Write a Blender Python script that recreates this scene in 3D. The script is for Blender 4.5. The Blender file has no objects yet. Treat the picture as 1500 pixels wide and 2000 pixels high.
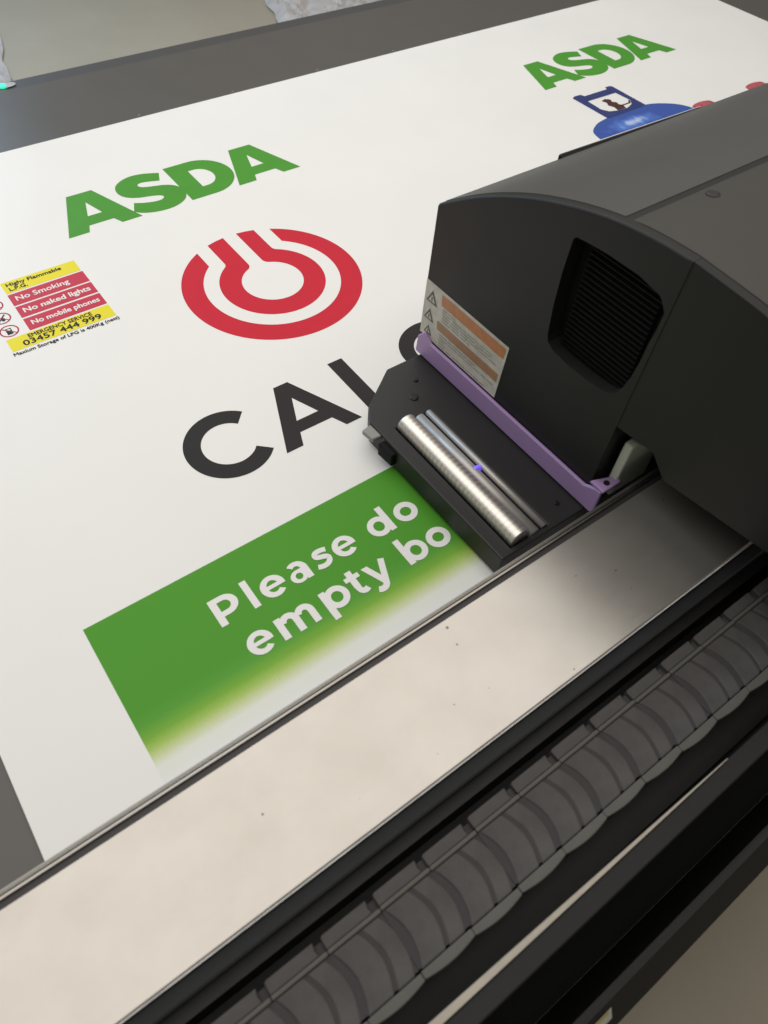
import bpy, bmesh, math, random
from mathutils import Vector, Matrix, noise
from mathutils.geometry import tessellate_polygon

random.seed(7)
scene = bpy.context.scene
COL = scene.collection
H = 0.75                                     # camera height over the printed board (metres)

# ------------------------------------------------------------------ camera
R = [[0.8071986348675648, -0.5878958538642439, 0.05299838560910569],
     [-0.4489450901355333, -0.6697402043387248, -0.5915203840405856],
     [0.3832475308611103, 0.4536810814895807, -0.8045463357615319]]
cam_data = bpy.data.cameras.new("camera")
cam = bpy.data.objects.new("camera", cam_data)
COL.objects.link(cam)
r, d, f = (Vector(v) for v in R)
cam.matrix_world = Matrix(((r.x, -d.x, -f.x, 0), (r.y, -d.y, -f.y, 0), (r.z, -d.z, -f.z, H), (0, 0, 0, 1)))
cam_data.sensor_fit = 'VERTICAL'
cam_data.sensor_height = 36.0
cam_data.lens = 36.0 * 1408.3 / 2000.0
cam_data.clip_start = 0.02
cam_data.clip_end = 100
cam_data.dof.use_dof = True
cam_data.dof.focus_distance = 1.12
cam_data.dof.aperture_fstop = 6.5
scene.camera = cam

# ------------------------------------------------------------------ world, lamps, exposure
world = bpy.data.worlds.new("World")
scene.world = world
world.use_nodes = True
bg = world.node_tree.nodes["Background"]
bg.inputs[0].default_value = (1.0, 0.95, 0.88, 1)
bg.inputs[1].default_value = 0.16


def area_lamp(name, loc, target, sx, sy, power, color):
    ld = bpy.data.lights.new(name, 'AREA')
    ld.shape = 'RECTANGLE'
    ld.size, ld.size_y = sx, sy
    ld.energy = power
    ld.color = color
    o = bpy.data.objects.new(name, ld)
    COL.objects.link(o)
    o.location = loc
    o.rotation_euler = (Vector(target) - Vector(loc)).to_track_quat('-Z', 'Y').to_euler()
    return o


area_lamp("ceiling_lamp", (0.6, 1.68, 2.0), (0.6, 1.68, 0), 4.4, 4.1, 85, (1.0, 0.968, 0.918))
area_lamp("window_lamp", (-0.05, 4.9, 1.35), (0.2, 1.2, 0), 1.1, 1.3, 50, (0.44, 0.71, 1.0))

scene.view_settings.view_transform = 'Standard'
scene.view_settings.look = 'None'
scene.view_settings.exposure = 0.0
scene.view_settings.gamma = 1.0
scene.view_settings.use_curve_mapping = False
scene.cycles.use_denoising = True
scene.cycles.max_bounces = 8


# ------------------------------------------------------------------ materials
def lin(c):
    c = c / 255.0
    return c / 12.92 if c <= 0.04045 else ((c + 0.055) / 1.055) ** 2.4


def rgb(r_, g_, b_):
    return (lin(r_), lin(g_), lin(b_), 1)


def material(name, color, rough=0.5, metal=0.0, spec=0.5, var=0.0, var_scale=8.0, bump=0.0, bump_scale=400.0,
             rough_var=0.0, emit=None, emit_strength=0.0, coat=0.0, stretch=None):
    m = bpy.data.materials.new(name)
    m.use_nodes = True
    nt = m.node_tree
    b = nt.nodes["Principled BSDF"]
    b.inputs["Base Color"].default_value = color
    b.inputs["Roughness"].default_value = rough
    b.inputs["Metallic"].default_value = metal
    b.inputs["Specular IOR Level"].default_value = spec
    b.inputs["Coat Weight"].default_value = coat
    if emit:
        b.inputs["Emission Color"].default_value = emit
        b.inputs["Emission Strength"].default_value = emit_strength
    if var or bump or rough_var:
        tc = nt.nodes.new("ShaderNodeTexCoord")
        mp = nt.nodes.new("ShaderNodeMapping")
        nt.links.new(tc.outputs["Object"], mp.inputs["Vector"])
        if stretch:
            mp.inputs["Scale"].default_value = stretch
        n = nt.nodes.new("ShaderNodeTexNoise")
        n.inputs["Scale"].default_value = var_scale
        n.inputs["Detail"].default_value = 6
        n.inputs["Roughness"].default_value = 0.6
        nt.links.new(mp.outputs[0], n.inputs["Vector"])
        if var:
            mr = nt.nodes.new("ShaderNodeMapRange")
            mr.inputs["From Min"].default_value = 0.3
            mr.inputs["From Max"].default_value = 0.7
            mr.inputs["To Min"].default_value = 1 - var
            mr.inputs["To Max"].default_value = 1 + var
            nt.links.new(n.outputs["Fac"], mr.inputs["Value"])
            hs = nt.nodes.new("ShaderNodeHueSaturation")
            hs.inputs["Color"].default_value = color
            nt.links.new(mr.outputs[0], hs.inputs["Value"])
            nt.links.new(hs.outputs[0], b.inputs["Base Color"])
        if rough_var:
            mr2 = nt.nodes.new("ShaderNodeMapRange")
            mr2.inputs["From Min"].default_value = 0.3
            mr2.inputs["From Max"].default_value = 0.7
            mr2.inputs["To Min"].default_value = max(0.02, rough - rough_var)
            mr2.inputs["To Max"].default_value = rough + rough_var
            nt.links.new(n.outputs["Fac"], mr2.inputs["Value"])
            nt.links.new(mr2.outputs[0], b.inputs["Roughness"])
        if bump:
            n2 = nt.nodes.new("ShaderNodeTexNoise")
            n2.inputs["Scale"].default_value = bump_scale
            n2.inputs["Detail"].default_value = 3
            nt.links.new(mp.outputs[0], n2.inputs["Vector"])
            bp = nt.nodes.new("ShaderNodeBump")
            bp.inputs["Strength"].default_value = bump
            bp.inputs["Distance"].default_value = 0.0006
            nt.links.new(n2.outputs["Fac"], bp.inputs["Height"])
            nt.links.new(bp.outputs[0], b.inputs["Normal"])
    return m


M = {}
M['floor'] = material("floor_vinyl", (0.45, 0.395, 0.305, 1), 0.55, var=0.05, var_scale=3, bump=0.15, bump_scale=90)
M['bed'] = material("bed_grey", (0.092, 0.085, 0.075, 1), 0.40, var=0.025, var_scale=9, bump=0.12, bump_scale=900, rough_var=0.02)
M['bed_edge'] = material("bed_edge_dark", (0.066, 0.062, 0.060, 1), 0.45, var=0.05, bump=0.1)
M['frame_black'] = material("frame_black", (0.02, 0.02, 0.02, 1), 0.55, bump=0.1)
M['board'] = material("board_white", (0.83, 0.815, 0.785, 1), 0.42, spec=0.2, var=0.012, var_scale=5, rough_var=0.05, bump=0.06, bump_scale=700)
M['board_edge'] = material("board_edge_white", (0.86, 0.85, 0.82, 1), 0.5, spec=0.3)
M['green'] = material("ink_green", (0.076, 0.300, 0.034, 1), 0.5, spec=0.16, var=0.03, var_scale=20, bump=0.05, bump_scale=1200)
M['red'] = material("ink_red", (0.58, 0.020, 0.040, 1), 0.5, spec=0.16, var=0.03, var_scale=20, bump=0.05, bump_scale=1200)
M['dark'] = material("ink_dark", (0.026, 0.022, 0.022, 1), 0.5, spec=0.16, var=0.03, bump=0.05, bump_scale=1200)
M['yellow'] = material("ink_yellow", (0.80, 0.70, 0.03, 1), 0.5, spec=0.16, var=0.02, bump=0.05)
M['warnred'] = material("ink_warning_red", (0.55, 0.045, 0.075, 1), 0.5, spec=0.16, var=0.02, bump=0.05)
M['black_ink'] = material("ink_black", (0.02, 0.018, 0.016, 1), 0.5, spec=0.16, bump=0.05)
M['white_ink'] = material("ink_white", (0.83, 0.80, 0.78, 1), 0.5, spec=0.16, bump=0.05)
M['ring_red'] = material("ink_ring_red", (0.38, 0.02, 0.06, 1), 0.5, spec=0.16, bump=0.05)
M['plastic'] = material("cover_black", (0.0145, 0.0145, 0.0132, 1), 0.5, spec=0.35, var=0.04, var_scale=10, bump=0.22, bump_scale=1300, rough_var=0.04)
M['hood'] = material("hood_lit_grey", (0.072, 0.070, 0.064, 1), 0.42, var=0.04, var_scale=10, bump=0.25, bump_scale=1300)  # same stuff as the side covers, lightened to paint the light on top
M['lid'] = material("lid_dim_grey", (0.044, 0.040, 0.032, 1), 0.5, var=0.04, var_scale=10, bump=0.25, bump_scale=1300)  # darker than the hood to paint how the lid faces the light
M['plate_dark'] = material("plate_dark", (0.0205, 0.0195, 0.0188, 1), 0.5, spec=0.4, var=0.06, var_scale=12, bump=0.15, bump_scale=900)
M['deep_black'] = material("deep_black", (0.005, 0.005, 0.005, 1), 0.7, spec=0.2, bump=0.1)
M['purple'] = material("purple_trim", (0.40, 0.265, 0.50, 1), 0.45, var=0.05, bump=0.15, bump_scale=900)
M['connector'] = material("pale_connector", (0.72, 0.76, 0.64, 1), 0.45, var=0.04, bump=0.15)
M['chain'] = material("chain_grey", (0.080, 0.0755, 0.0745, 1), 0.7, spec=0.3, var=0.22, var_scale=26, bump=0.2, bump_scale=500)
M['chain_ridge_lit'] = material("chain_ridge_lit_grey", (0.108, 0.104, 0.094, 1), 0.65, spec=0.3, var=0.10, var_scale=26, bump=0.2, bump_scale=500)  # lighter than the links, paints the light caught by the ridge edges
M['chain_gap_shade'] = material("chain_gap_shade_grey", (0.056, 0.051, 0.053, 1), 0.75, spec=0.2, var=0.1, var_scale=30)  # darker than the links, shade between the bars put into the colour
M['tray'] = material("tray_black", (0.012, 0.0115, 0.011, 1), 0.55, spec=0.35, var=0.08, bump=0.15)
M['ledge'] = material("ledge_graphite", (0.035, 0.037, 0.040, 1), 0.4, var=0.05, bump=0.1)
M['lip'] = material("lip_metal", (0.40, 0.36, 0.30, 1), 0.5, metal=0.3, var=0.08, var_scale=60, bump=0.2)
M['edge_highlight'] = material("edge_highlight", (0.80, 0.81, 0.82, 1), 0.3, var=0.25, var_scale=30)  # near-white, paints a highlight
M['panel_edge_lit'] = material("panel_edge_lit_grey", (0.045, 0.045, 0.044, 1), 0.4, bump=0.1)
M['rail'] = material("rail_steel", (0.36, 0.335, 0.30, 1), 0.32, metal=1.0, var=0.05, stretch=(1, 40, 40), var_scale=8)
M['rail_grey'] = material("rail_grey", (0.27, 0.255, 0.225, 1), 0.38, metal=0.9, var=0.06, stretch=(1, 40, 40), var_scale=8)
M['groove'] = material("groove_black", (0.024, 0.021, 0.021, 1), 0.5)
M['silver'] = material("lamp_silver", (0.84, 0.79, 0.72, 1), 0.42, metal=0.9, var=0.03, var_scale=200)
M['rod'] = material("rod_steel", (0.50, 0.475, 0.45, 1), 0.45, metal=0.5, var=0.08, var_scale=30)
M['screw'] = material("screw_black", (0.012, 0.012, 0.012, 1), 0.4, metal=0.3)
M['label_white'] = material("label_white", (0.56, 0.54, 0.47, 1), 0.45, var=0.16, var_scale=70)
M['label_orange'] = material("label_orange", (0.50, 0.21, 0.085, 1), 0.45, var=0.12, var_scale=70)
M['label_tan'] = material("label_tan", (0.38, 0.215, 0.12, 1), 0.45, var=0.12, var_scale=70)
M['label_grey'] = material("label_grey", (0.33, 0.32, 0.28, 1), 0.5, var=0.2, var_scale=120)
M['label_dark'] = material("label_dark", (0.10, 0.10, 0.085, 1), 0.5)
M['tab'] = material("tab_grey", (0.26, 0.26, 0.24, 1), 0.4, bump=0.1)
M['led_green'] = material("led_green", (0.05, 0.5, 0.35, 1), 0.3, emit=(0.06, 0.85, 0.50, 1), emit_strength=1.0)
M['led_violet'] = material("led_violet", (0.2, 0.15, 0.8, 1), 0.3, emit=(0.17, 0.10, 1.0, 1), emit_strength=0.8)
M['film'] = material("plastic_film", (0.62, 0.59, 0.575, 1), 0.3, spec=0.6, var=0.08, var_scale=12, coat=0.2)
M['blue'] = material("ink_blue", (0.035, 0.09, 0.40, 1), 0.5, spec=0.16, bump=0.05)
M['navy'] = material("ink_navy", (0.038, 0.052, 0.17, 1), 0.5, spec=0.16, var=0.12, var_scale=40, bump=0.05)
M['brown'] = material("ink_brown", (0.075, 0.035, 0.028, 1), 0.5, spec=0.16, var=0.3, var_scale=120)
M['pinkred'] = material("ink_pinkred", (0.45, 0.10, 0.12, 1), 0.5, spec=0.16, var=0.35, var_scale=90)
M['sticker_yellow'] = material("sticker_yellow", (0.52, 0.44, 0.10, 1), 0.5)


def node_setup_panel():
    """Ink density falls off along the board: solid green, then yellow-green, then bare board."""
    m = bpy.data.materials.new("ink_green_fading")
    m.use_nodes = True
    nt = m.node_tree
    b = nt.nodes["Principled BSDF"]
    b.inputs["Roughness"].default_value = 0.5
    b.inputs["Specular IOR Level"].default_value = 0.16
    tc = nt.nodes.new("ShaderNodeTexCoord")
    sep = nt.nodes.new("ShaderNodeSeparateXYZ")
    nt.links.new(tc.outputs["Object"], sep.inputs[0])
    n = nt.nodes.new("ShaderNodeTexNoise")
    n.inputs["Scale"].default_value = 900
    n.inputs["Detail"].default_value = 2
    nt.links.new(tc.outputs["Object"], n.inputs["Vector"])
    ns = nt.nodes.new("ShaderNodeMath"); ns.operation = 'MULTIPLY_ADD'
    ns.inputs[1].default_value = 0.010; ns.inputs[2].default_value = -0.005
    nt.links.new(n.outputs["Fac"], ns.inputs[0])
    ad = nt.nodes.new("ShaderNodeMath"); ad.operation = 'ADD'
    nt.links.new(sep.outputs["Y"], ad.inputs[0]); nt.links.new(ns.outputs[0], ad.inputs[1])
    mr = nt.nodes.new("ShaderNodeMapRange")
    mr.inputs["From Min"].default_value = 0.272
    mr.inputs["From Max"].default_value = 0.355
    nt.links.new(ad.outputs[0], mr.inputs["Value"])
    cr = nt.nodes.new("ShaderNodeValToRGB")
    e = cr.color_ramp.elements
    e[0].position = 0.0; e[0].color = (0.80, 0.80, 0.775, 1)
    e[1].position = 1.0; e[1].color = (0.080, 0.305, 0.026, 1)
    for p, c in ((0.24, (0.77, 0.78, 0.70, 1)), (0.36, (0.60, 0.66, 0.36, 1)), (0.48, (0.38, 0.54, 0.12, 1)),
                 (0.62, (0.19, 0.41, 0.045, 1)), (0.80, (0.10, 0.335, 0.040, 1))):
        q = e.new(p); q.color = c
    nt.links.new(mr.outputs[0], cr.inputs[0])
    nt.links.new(cr.outputs[0], b.inputs["Base Color"])
    return m


M['panel'] = node_setup_panel()


def node_setup_beam():
    m = bpy.data.materials.new("beam_aluminium")
    m.use_nodes = True
    nt = m.node_tree
    b = nt.nodes["Principled BSDF"]
    b.inputs["Metallic"].default_value = 0.85
    tc = nt.nodes.new("ShaderNodeTexCoord")
    n = nt.nodes.new("ShaderNodeTexNoise")
    n.inputs["Scale"].default_value = 19; n.inputs["Detail"].default_value = 5; n.inputs["Roughness"].default_value = 0.55
    nt.links.new(tc.outputs["Object"], n.inputs["Vector"])
    cr = nt.nodes.new("ShaderNodeValToRGB")
    cr.color_ramp.elements[0].position = 0.32; cr.color_ramp.elements[0].color = (0.462, 0.432, 0.392, 1)
    cr.color_ramp.elements[1].position = 0.66; cr.color_ramp.elements[1].color = (0.502, 0.472, 0.431, 1)
    nt.links.new(n.outputs["Fac"], cr.inputs[0])
    # small dark specks of dried ink and dust
    v = nt.nodes.new("ShaderNodeTexVoronoi")
    v.voronoi_dimensions = '2D'
    v.inputs["Scale"].default_value = 26
    v.inputs["Randomness"].default_value = 1.0
    nt.links.new(tc.outputs["Object"], v.inputs["Vector"])
    wn = nt.nodes.new("ShaderNodeSeparateColor")
    nt.links.new(v.outputs["Color"], wn.inputs[0])
    rad = nt.nodes.new("ShaderNodeMapRange")
    rad.inputs["From Min"].default_value = 0.72; rad.inputs["From Max"].default_value = 1.0
    rad.inputs["To Min"].default_value = 0.0; rad.inputs["To Max"].default_value = 0.042
    nt.links.new(wn.outputs[0], rad.inputs["Value"])
    lt = nt.nodes.new("ShaderNodeMath"); lt.operation = 'LESS_THAN'
    nt.links.new(v.outputs["Distance"], lt.inputs[0]); nt.links.new(rad.outputs[0], lt.inputs[1])
    lm = nt.nodes.new("ShaderNodeMath"); lm.operation = 'MULTIPLY'; lm.inputs[1].default_value = 0.8
    nt.links.new(lt.outputs[0], lm.inputs[0])
    mx = nt.nodes.new("ShaderNodeMix"); mx.data_type = 'RGBA'
    nt.links.new(lm.outputs[0], mx.inputs["Factor"])
    nt.links.new(cr.outputs[0], mx.inputs["A"])
    mx.inputs["B"].default_value = (0.10, 0.085, 0.08, 1)
    nt.links.new(mx.outputs["Result"], b.inputs["Base Color"])
    rr = nt.nodes.new("ShaderNodeMapRange")
    rr.inputs["From Min"].default_value = 0.25; rr.inputs["From Max"].default_value = 0.75
    rr.inputs["To Min"].default_value = 0.30; rr.inputs["To Max"].default_value = 0.345
    mpb = nt.nodes.new("ShaderNodeMapping"); mpb.inputs["Scale"].default_value = (6, 240, 240)
    nt.links.new(tc.outputs["Object"], mpb.inputs[0])
    nb = nt.nodes.new("ShaderNodeTexNoise"); nb.inputs["Scale"].default_value = 3.0; nb.inputs["Detail"].default_value = 6
    nt.links.new(mpb.outputs[0], nb.inputs["Vector"])
    nt.links.new(nb.outputs["Fac"], rr.inputs["Value"])
    nt.links.new(rr.outputs[0], b.inputs["Roughness"])
    n2 = nt.nodes.new("ShaderNodeTexNoise"); n2.inputs["Scale"].default_value = 650
    nt.links.new(tc.outputs["Object"], n2.inputs["Vector"])
    bp = nt.nodes.new("ShaderNodeBump"); bp.inputs["Strength"].default_value = 0.12; bp.inputs["Distance"].default_value = 0.0005
    nt.links.new(n2.outputs["Fac"], bp.inputs["Height"]); nt.links.new(bp.outputs[0], b.inputs["Normal"])
    return m


M['beam'] = node_setup_beam()


def node_setup_bottle():
    """The printed picture of a gas bottle: mottled blue artwork with a pale streak printed in it."""
    m = bpy.data.materials.new("ink_bottle_picture")
    m.use_nodes = True
    nt = m.node_tree
    b = nt.nodes["Principled BSDF"]
    b.inputs["Roughness"].default_value = 0.5
    b.inputs["Specular IOR Level"].default_value = 0.16
    tc = nt.nodes.new("ShaderNodeTexCoord")
    mp = nt.nodes.new("ShaderNodeMapping")
    mp.inputs["Location"].default_value = (-1.455, -0.985, 0)
    nt.links.new(tc.outputs["Object"], mp.inputs[0])
    mp2 = nt.nodes.new("ShaderNodeMapping")
    mp2.inputs["Rotation"].default_value = (0, 0, math.radians(28))
    mp2.inputs["Scale"].default_value = (11, 34, 1)
    nt.links.new(mp.outputs[0], mp2.inputs[0])
    ln = nt.nodes.new("ShaderNodeVectorMath"); ln.operation = 'LENGTH'
    nt.links.new(mp2.outputs[0], ln.inputs[0])
    n = nt.nodes.new("ShaderNodeTexNoise"); n.inputs["Scale"].default_value = 45; n.inputs["Detail"].default_value = 5
    nt.links.new(tc.outputs["Object"], n.inputs["Vector"])
    ma = nt.nodes.new("ShaderNodeMath"); ma.operation = 'MULTIPLY_ADD'; ma.inputs[1].default_value = 1.1; ma.inputs[2].default_value = -0.5
    nt.links.new(n.outputs["Fac"], ma.inputs[0])
    ad = nt.nodes.new("ShaderNodeMath"); ad.operation = 'ADD'
    nt.links.new(ln.outputs["Value"], ad.inputs[0]); nt.links.new(ma.outputs[0], ad.inputs[1])
    cr = nt.nodes.new("ShaderNodeValToRGB")
    e = cr.color_ramp.elements
    e[0].position = 0.05; e[0].color = (0.46, 0.56, 0.78, 1)
    e[1].position = 1.0; e[1].color = (0.050, 0.10, 0.36, 1)
    q = e.new(0.5); q.color = (0.10, 0.20, 0.58, 1)
    nt.links.new(ad.outputs[0], cr.inputs[0])
    nt.links.new(cr.outputs[0], b.inputs["Base Color"])
    return m


M['bottle'] = node_setup_bottle()


# ------------------------------------------------------------------ object helpers
def link_mesh(name, verts, faces, mat, parent=None, smooth=False):
    me = bpy.data.meshes.new(name)
    me.from_pydata([tuple(v) for v in verts], [], faces)
    me.validate(clean_customdata=False)
    me.update()
    bm = bmesh.new(); bm.from_mesh(me)
    bmesh.ops.recalc_face_normals(bm, faces=bm.faces)
    bm.to_mesh(me); bm.free()
    o = bpy.data.objects.new(name, me)
    COL.objects.link(o)
    if mat:
        me.materials.append(mat)
    if parent:
        o.parent = parent
        o.matrix_parent_inverse = parent.matrix_world.inverted()
    if smooth:
        for p in me.polygons:
            p.use_smooth = True
    return o


def flat_up(o):
    """Turn the faces of a flat print upwards."""
    bm = bmesh.new(); bm.from_mesh(o.data)
    for fc in bm.faces:
        if fc.normal.z < 0:
            fc.normal_flip()
    bm.to_mesh(o.data); bm.free()
    return o


def empty(name, loc, label, category, group=None):
    o = bpy.data.objects.new(name, None)
    COL.objects.link(o)
    o.location = loc
    o.empty_display_size = 0.05
    o['label'] = label
    o['category'] = category
    if group:
        o['group'] = group
    bpy.context.view_layer.update()
    return o


def bevel(o, w, seg=2, angle=35):
    md = o.modifiers.new("bevel", 'BEVEL')
    md.width = w
    md.segments = seg
    md.limit_method = 'ANGLE'
    md.angle_limit = math.radians(angle)
    md.harden_normals = False
    return o


class MB:
    """Collects pieces of ONE mesh."""
    def __init__(self):
        self.v, self.f = [], []

    def add(self, v, f_):
        k = len(self.v)
        self.v += [Vector(p) for p in v]
        self.f += [[i + k for i in q] for q in f_]
        return self

    def box(self, x0, x1, y0, y1, z0, z1):
        v = [(x, y, z) for z in (z0, z1) for y in (y0, y1) for x in (x0, x1)]
        return self.add(v, [(0, 2, 3, 1), (4, 5, 7, 6), (0, 1, 5, 4), (2, 6, 7, 3), (0, 4, 6, 2), (1, 3, 7, 5)])

    def rod(self, a, b, rad, n=24, rings=None):
        a, b = Vector(a), Vector(b)
        ax = (b - a).normalized()
        u = ax.orthogonal().normalized(); w = ax.cross(u)
        rings = rings or [(0, rad), (1, rad)]
        v, fc = [], []
        for t, rr in rings:
            c = a.lerp(b, t)
            v += [c + u * rr * math.cos(2 * math.pi * i / n) + w * rr * math.sin(2 * math.pi * i / n) for i in range(n)]
        for k in range(len(rings) - 1):
            for i in range(n):
                j = (i + 1) % n
                fc.append((k * n + i, k * n + j, (k + 1) * n + j, (k + 1) * n + i))
        fc.append(tuple(range(n - 1, -1, -1)))
        fc.append(tuple(range((len(rings) - 1) * n, len(rings) * n)))
        return self.add(v, fc)

    def prism(self, loop, axis, a0, a1):
        """loop: 2-D points; axis 'x' -> (y,z) profile, 'z' -> (x,y) profile, swept from a0 to a1."""
        n = len(loop)
        if axis == 'x':
            v = [(a0, p[0], p[1]) for p in loop] + [(a1, p[0], p[1]) for p in loop]
        elif axis == 'y':
            v = [(p[0], a0, p[1]) for p in loop] + [(p[0], a1, p[1]) for p in loop]
        else:
            v = [(p[0], p[1], a0) for p in loop] + [(p[0], p[1], a1) for p in loop]
        fc = [tuple(range(n)), tuple(range(2 * n - 1, n - 1, -1))]
        for i in range(n):
            j = (i + 1) % n
            fc.append((i, i + n, j + n, j))
        return self.add(v, fc)

    def flat(self, loops, z):
        """A filled outline with holes lying at height z."""
        pts = [[Vector((p[0], p[1], 0)) for p in lp] for lp in loops]
        allp = [p for lp in pts for p in lp]
        tris = tessellate_polygon(pts)
        return self.add([(p.x, p.y, z) for p in allp], [tuple(t) for t in tris])

    def build(self, name, mat, parent=None, smooth=False):
        return link_mesh(name, self.v, self.f, mat, parent, smooth)


def box(name, x0, x1, y0, y1, z0, z1, mat, parent=None, bev=0.0):
    o = MB().box(x0, x1, y0, y1, z0, z1).build(name, mat, parent)
    if bev:
        bevel(o, bev)
    return o


def catmull(pts, closed=True, corners=(), sub=8):
    n = len(pts)
    out = []
    rng = range(n) if closed else range(n - 1)
    for i in rng:
        p1, p2 = Vector(pts[i]), Vector(pts[(i + 1) % n])
        p0 = Vector(pts[i - 1]) if (closed or i > 0) else p1
        p3 = Vector(pts[(i + 2) % n]) if (closed or i + 2 < n) else p2
        if i in corners:
            p0 = p1 * 2 - p2 if (i + 1) % n not in corners else p1
        if (i + 1) % n in corners:
            p3 = p2 * 2 - p1 if i not in corners else p2
        if i in corners and (i + 1) % n in corners:
            out.append(tuple(p1)); continue
        for k in range(sub):
            t = k / sub
            q = 0.5 * ((2 * p1) + (p2 - p0) * t + (2 * p0 - 5 * p1 + 4 * p2 - p3) * t * t + (3 * p1 - p0 - 3 * p2 + p3) * t ** 3)
            out.append((q.x, q.y))
    if not closed:
        out.append(tuple(pts[-1]))
    return out


def arc(cx, cy, rx, ry, a0, a1, n=48):
    return [(cx + rx * math.cos(math.radians(a0 + (a1 - a0) * k / n)), cy + ry * math.sin(math.radians(a0 + (a1 - a0) * k / n)))
            for k in range(n + 1)]


# ------------------------------------------------------------------ strokes for rounded geometric lettering
class Pen:
    """Writes bold geometric letters as flat strokes; each stroke sits 0.02 mm over the one before."""
    def __init__(self, z, dz=0.00002):
        self.m = MB(); self.z = z; self.dz = dz

    def poly(self, loops):
        self.z += self.dz
        self.m.flat(loops, self.z)

    def path(self, pts, w):
        L, Rr = [], []
        n = len(pts)
        ww = w if isinstance(w, (list, tuple)) else [w] * n
        for i, p in enumerate(pts):
            a = Vector(pts[max(0, i - 1)]); b = Vector(pts[min(n - 1, i + 1)])
            t = (b - a).normalized(); nn = Vector((-t.y, t.x)) * (ww[i] / 2)
            L.append((p[0] + nn.x, p[1] + nn.y)); Rr.append((p[0] - nn.x, p[1] - nn.y))
        self.z += self.dz
        k = len(L)
        self.m.add([(p[0], p[1], self.z) for p in L + Rr], [(i, i + 1, k + i + 1, k + i) for i in range(k - 1)])

    def ring(self, cx, cy, rx, ry, w, a0=0, a1=360, wy=None):
        wy = wy or w
        n = 56
        o_ = arc(cx, cy, rx, ry, a0, a1, n); i_ = arc(cx, cy, rx - w, ry - wy, a0, a1, n)
        self.z += self.dz
        k = n + 1
        self.m.add([(p[0], p[1], self.z) for p in o_ + i_], [(i, i + 1, k + i + 1, k + i) for i in range(n)])

    def glyph(self, ch, x, y, e):
        X = lambda a: x + a * e
        Y = lambda a: y + a * e
        P = lambda *pts: [(X(a), Y(b)) for a, b in pts]
        rect = lambda a, b, c, d_: self.poly([P((a, b), (c, b), (c, d_), (a, d_))])
        ring = lambda cx, cy, rx, ry, w, a0=0, a1=360, wy=None: self.ring(X(cx), Y(cy), rx * e, ry * e, w * e, a0, a1, (wy or w) * e)
        if ch == 'P':
            outer = P((0, 0), (.162, 0), (.162, .197)) + P((.305, .197)) + [(X(.305 + .288 * math.cos(t)), Y(.4485 + .2515 * math.sin(t))) for t in [math.radians(-88 + 176 * k / 30) for k in range(31)]] + P((.305, .70), (0, .70))
            hole = P((.162, .329), (.296, .329)) + [(X(.296 + .133 * math.cos(t)), Y(.4485 + .1195 * math.sin(t))) for t in [math.radians(-88 + 176 * k / 24) for k in range(25)]] + P((.296, .568), (.162, .568))
            self.poly([outer, hole])
        elif ch == 'l':
            rect(0, 0, .156, .742)
        elif ch == 'e':
            ring(.29, .267, .288, .278, .152, -9, 318, .122)
            rect(.09, .222, .52, .318)
        elif ch == 'a':
            rect(.345, 0, .492, .31)
            ring(.236, .302, .256, .244, .156, 0, 132, .122)
            ring(.205, .160, .203, .170, .118, 0, 360, .088)
            self.poly([P((.20, .246), (.36, .240), (.36, .330), (.20, .330))])
        elif ch == 's':
            pts = [(.425, .435), (.345, .462), (.255, .474), (.165, .462), (.120, .408), (.142, .348), (.225, .312), (.315, .284), (.375, .232), (.352, .140), (.270, .086), (.175, .075), (.095, .092), (.035, .118)]
            c = catmull(pts, closed=False, sub=7)
            self.path([(X(a), Y(b)) for a, b in c], .126 * e)
        elif ch == 'd':
            ring(.285, .267, .285, .278, .152, 0, 360, .140)
            rect(.465, 0, .621, .742)
        elif ch == 'b':
            ring(.336, .267, .285, .278, .152, 0, 360, .140)
            rect(0, 0, .156, .742)
        elif ch == 'p':
            ring(.336, .267, .285, .278, .152, 0, 360, .140)
            rect(0, -.194, .156, .538)
        elif ch == 'o':
            ring(.297, .267, .297, .278, .156, 0, 360, .150)
        elif ch == 'm':
            rect(0, 0, .156, .538)
            for cx in (.300, .672):
                ring(cx, .318, .228, .229, .156, 0, 168, .142)
                rect(cx + .072, 0, cx + .228, .318)
        elif ch == 't':
            pts = [(.175, .66), (.175, .40), (.175, .20), (.190, .12), (.240, .070), (.300, .062), (.365, .088)]
            c = catmull(pts, closed=False, sub=6)
            self.path([(X(a), Y(b)) for a, b in c], [.156 * e] * 12 + [.140 * e] * (len(c) - 12))
            rect(.0, .418, .37, .538)
        elif ch == 'y':
            self.poly([P((0, .538), (.160, .538), (.385, -.01), (.248, -.055))])
            pts = [(.542, .538), (.44, .30), (.312, -.01), (.262, -.090), (.195, -.128), (.115, -.125), (.055, -.095)]
            c = catmull(pts, closed=False, corners=(), sub=6)
            self.path([(X(a), Y(b)) for a, b in c], .146 * e)
        elif ch == 'C':
            ring(.36, .35, .36, .36, .15, 42, 318)
        elif ch == 'O':
            ring(.37, .35, .37, .36, .15)


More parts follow.
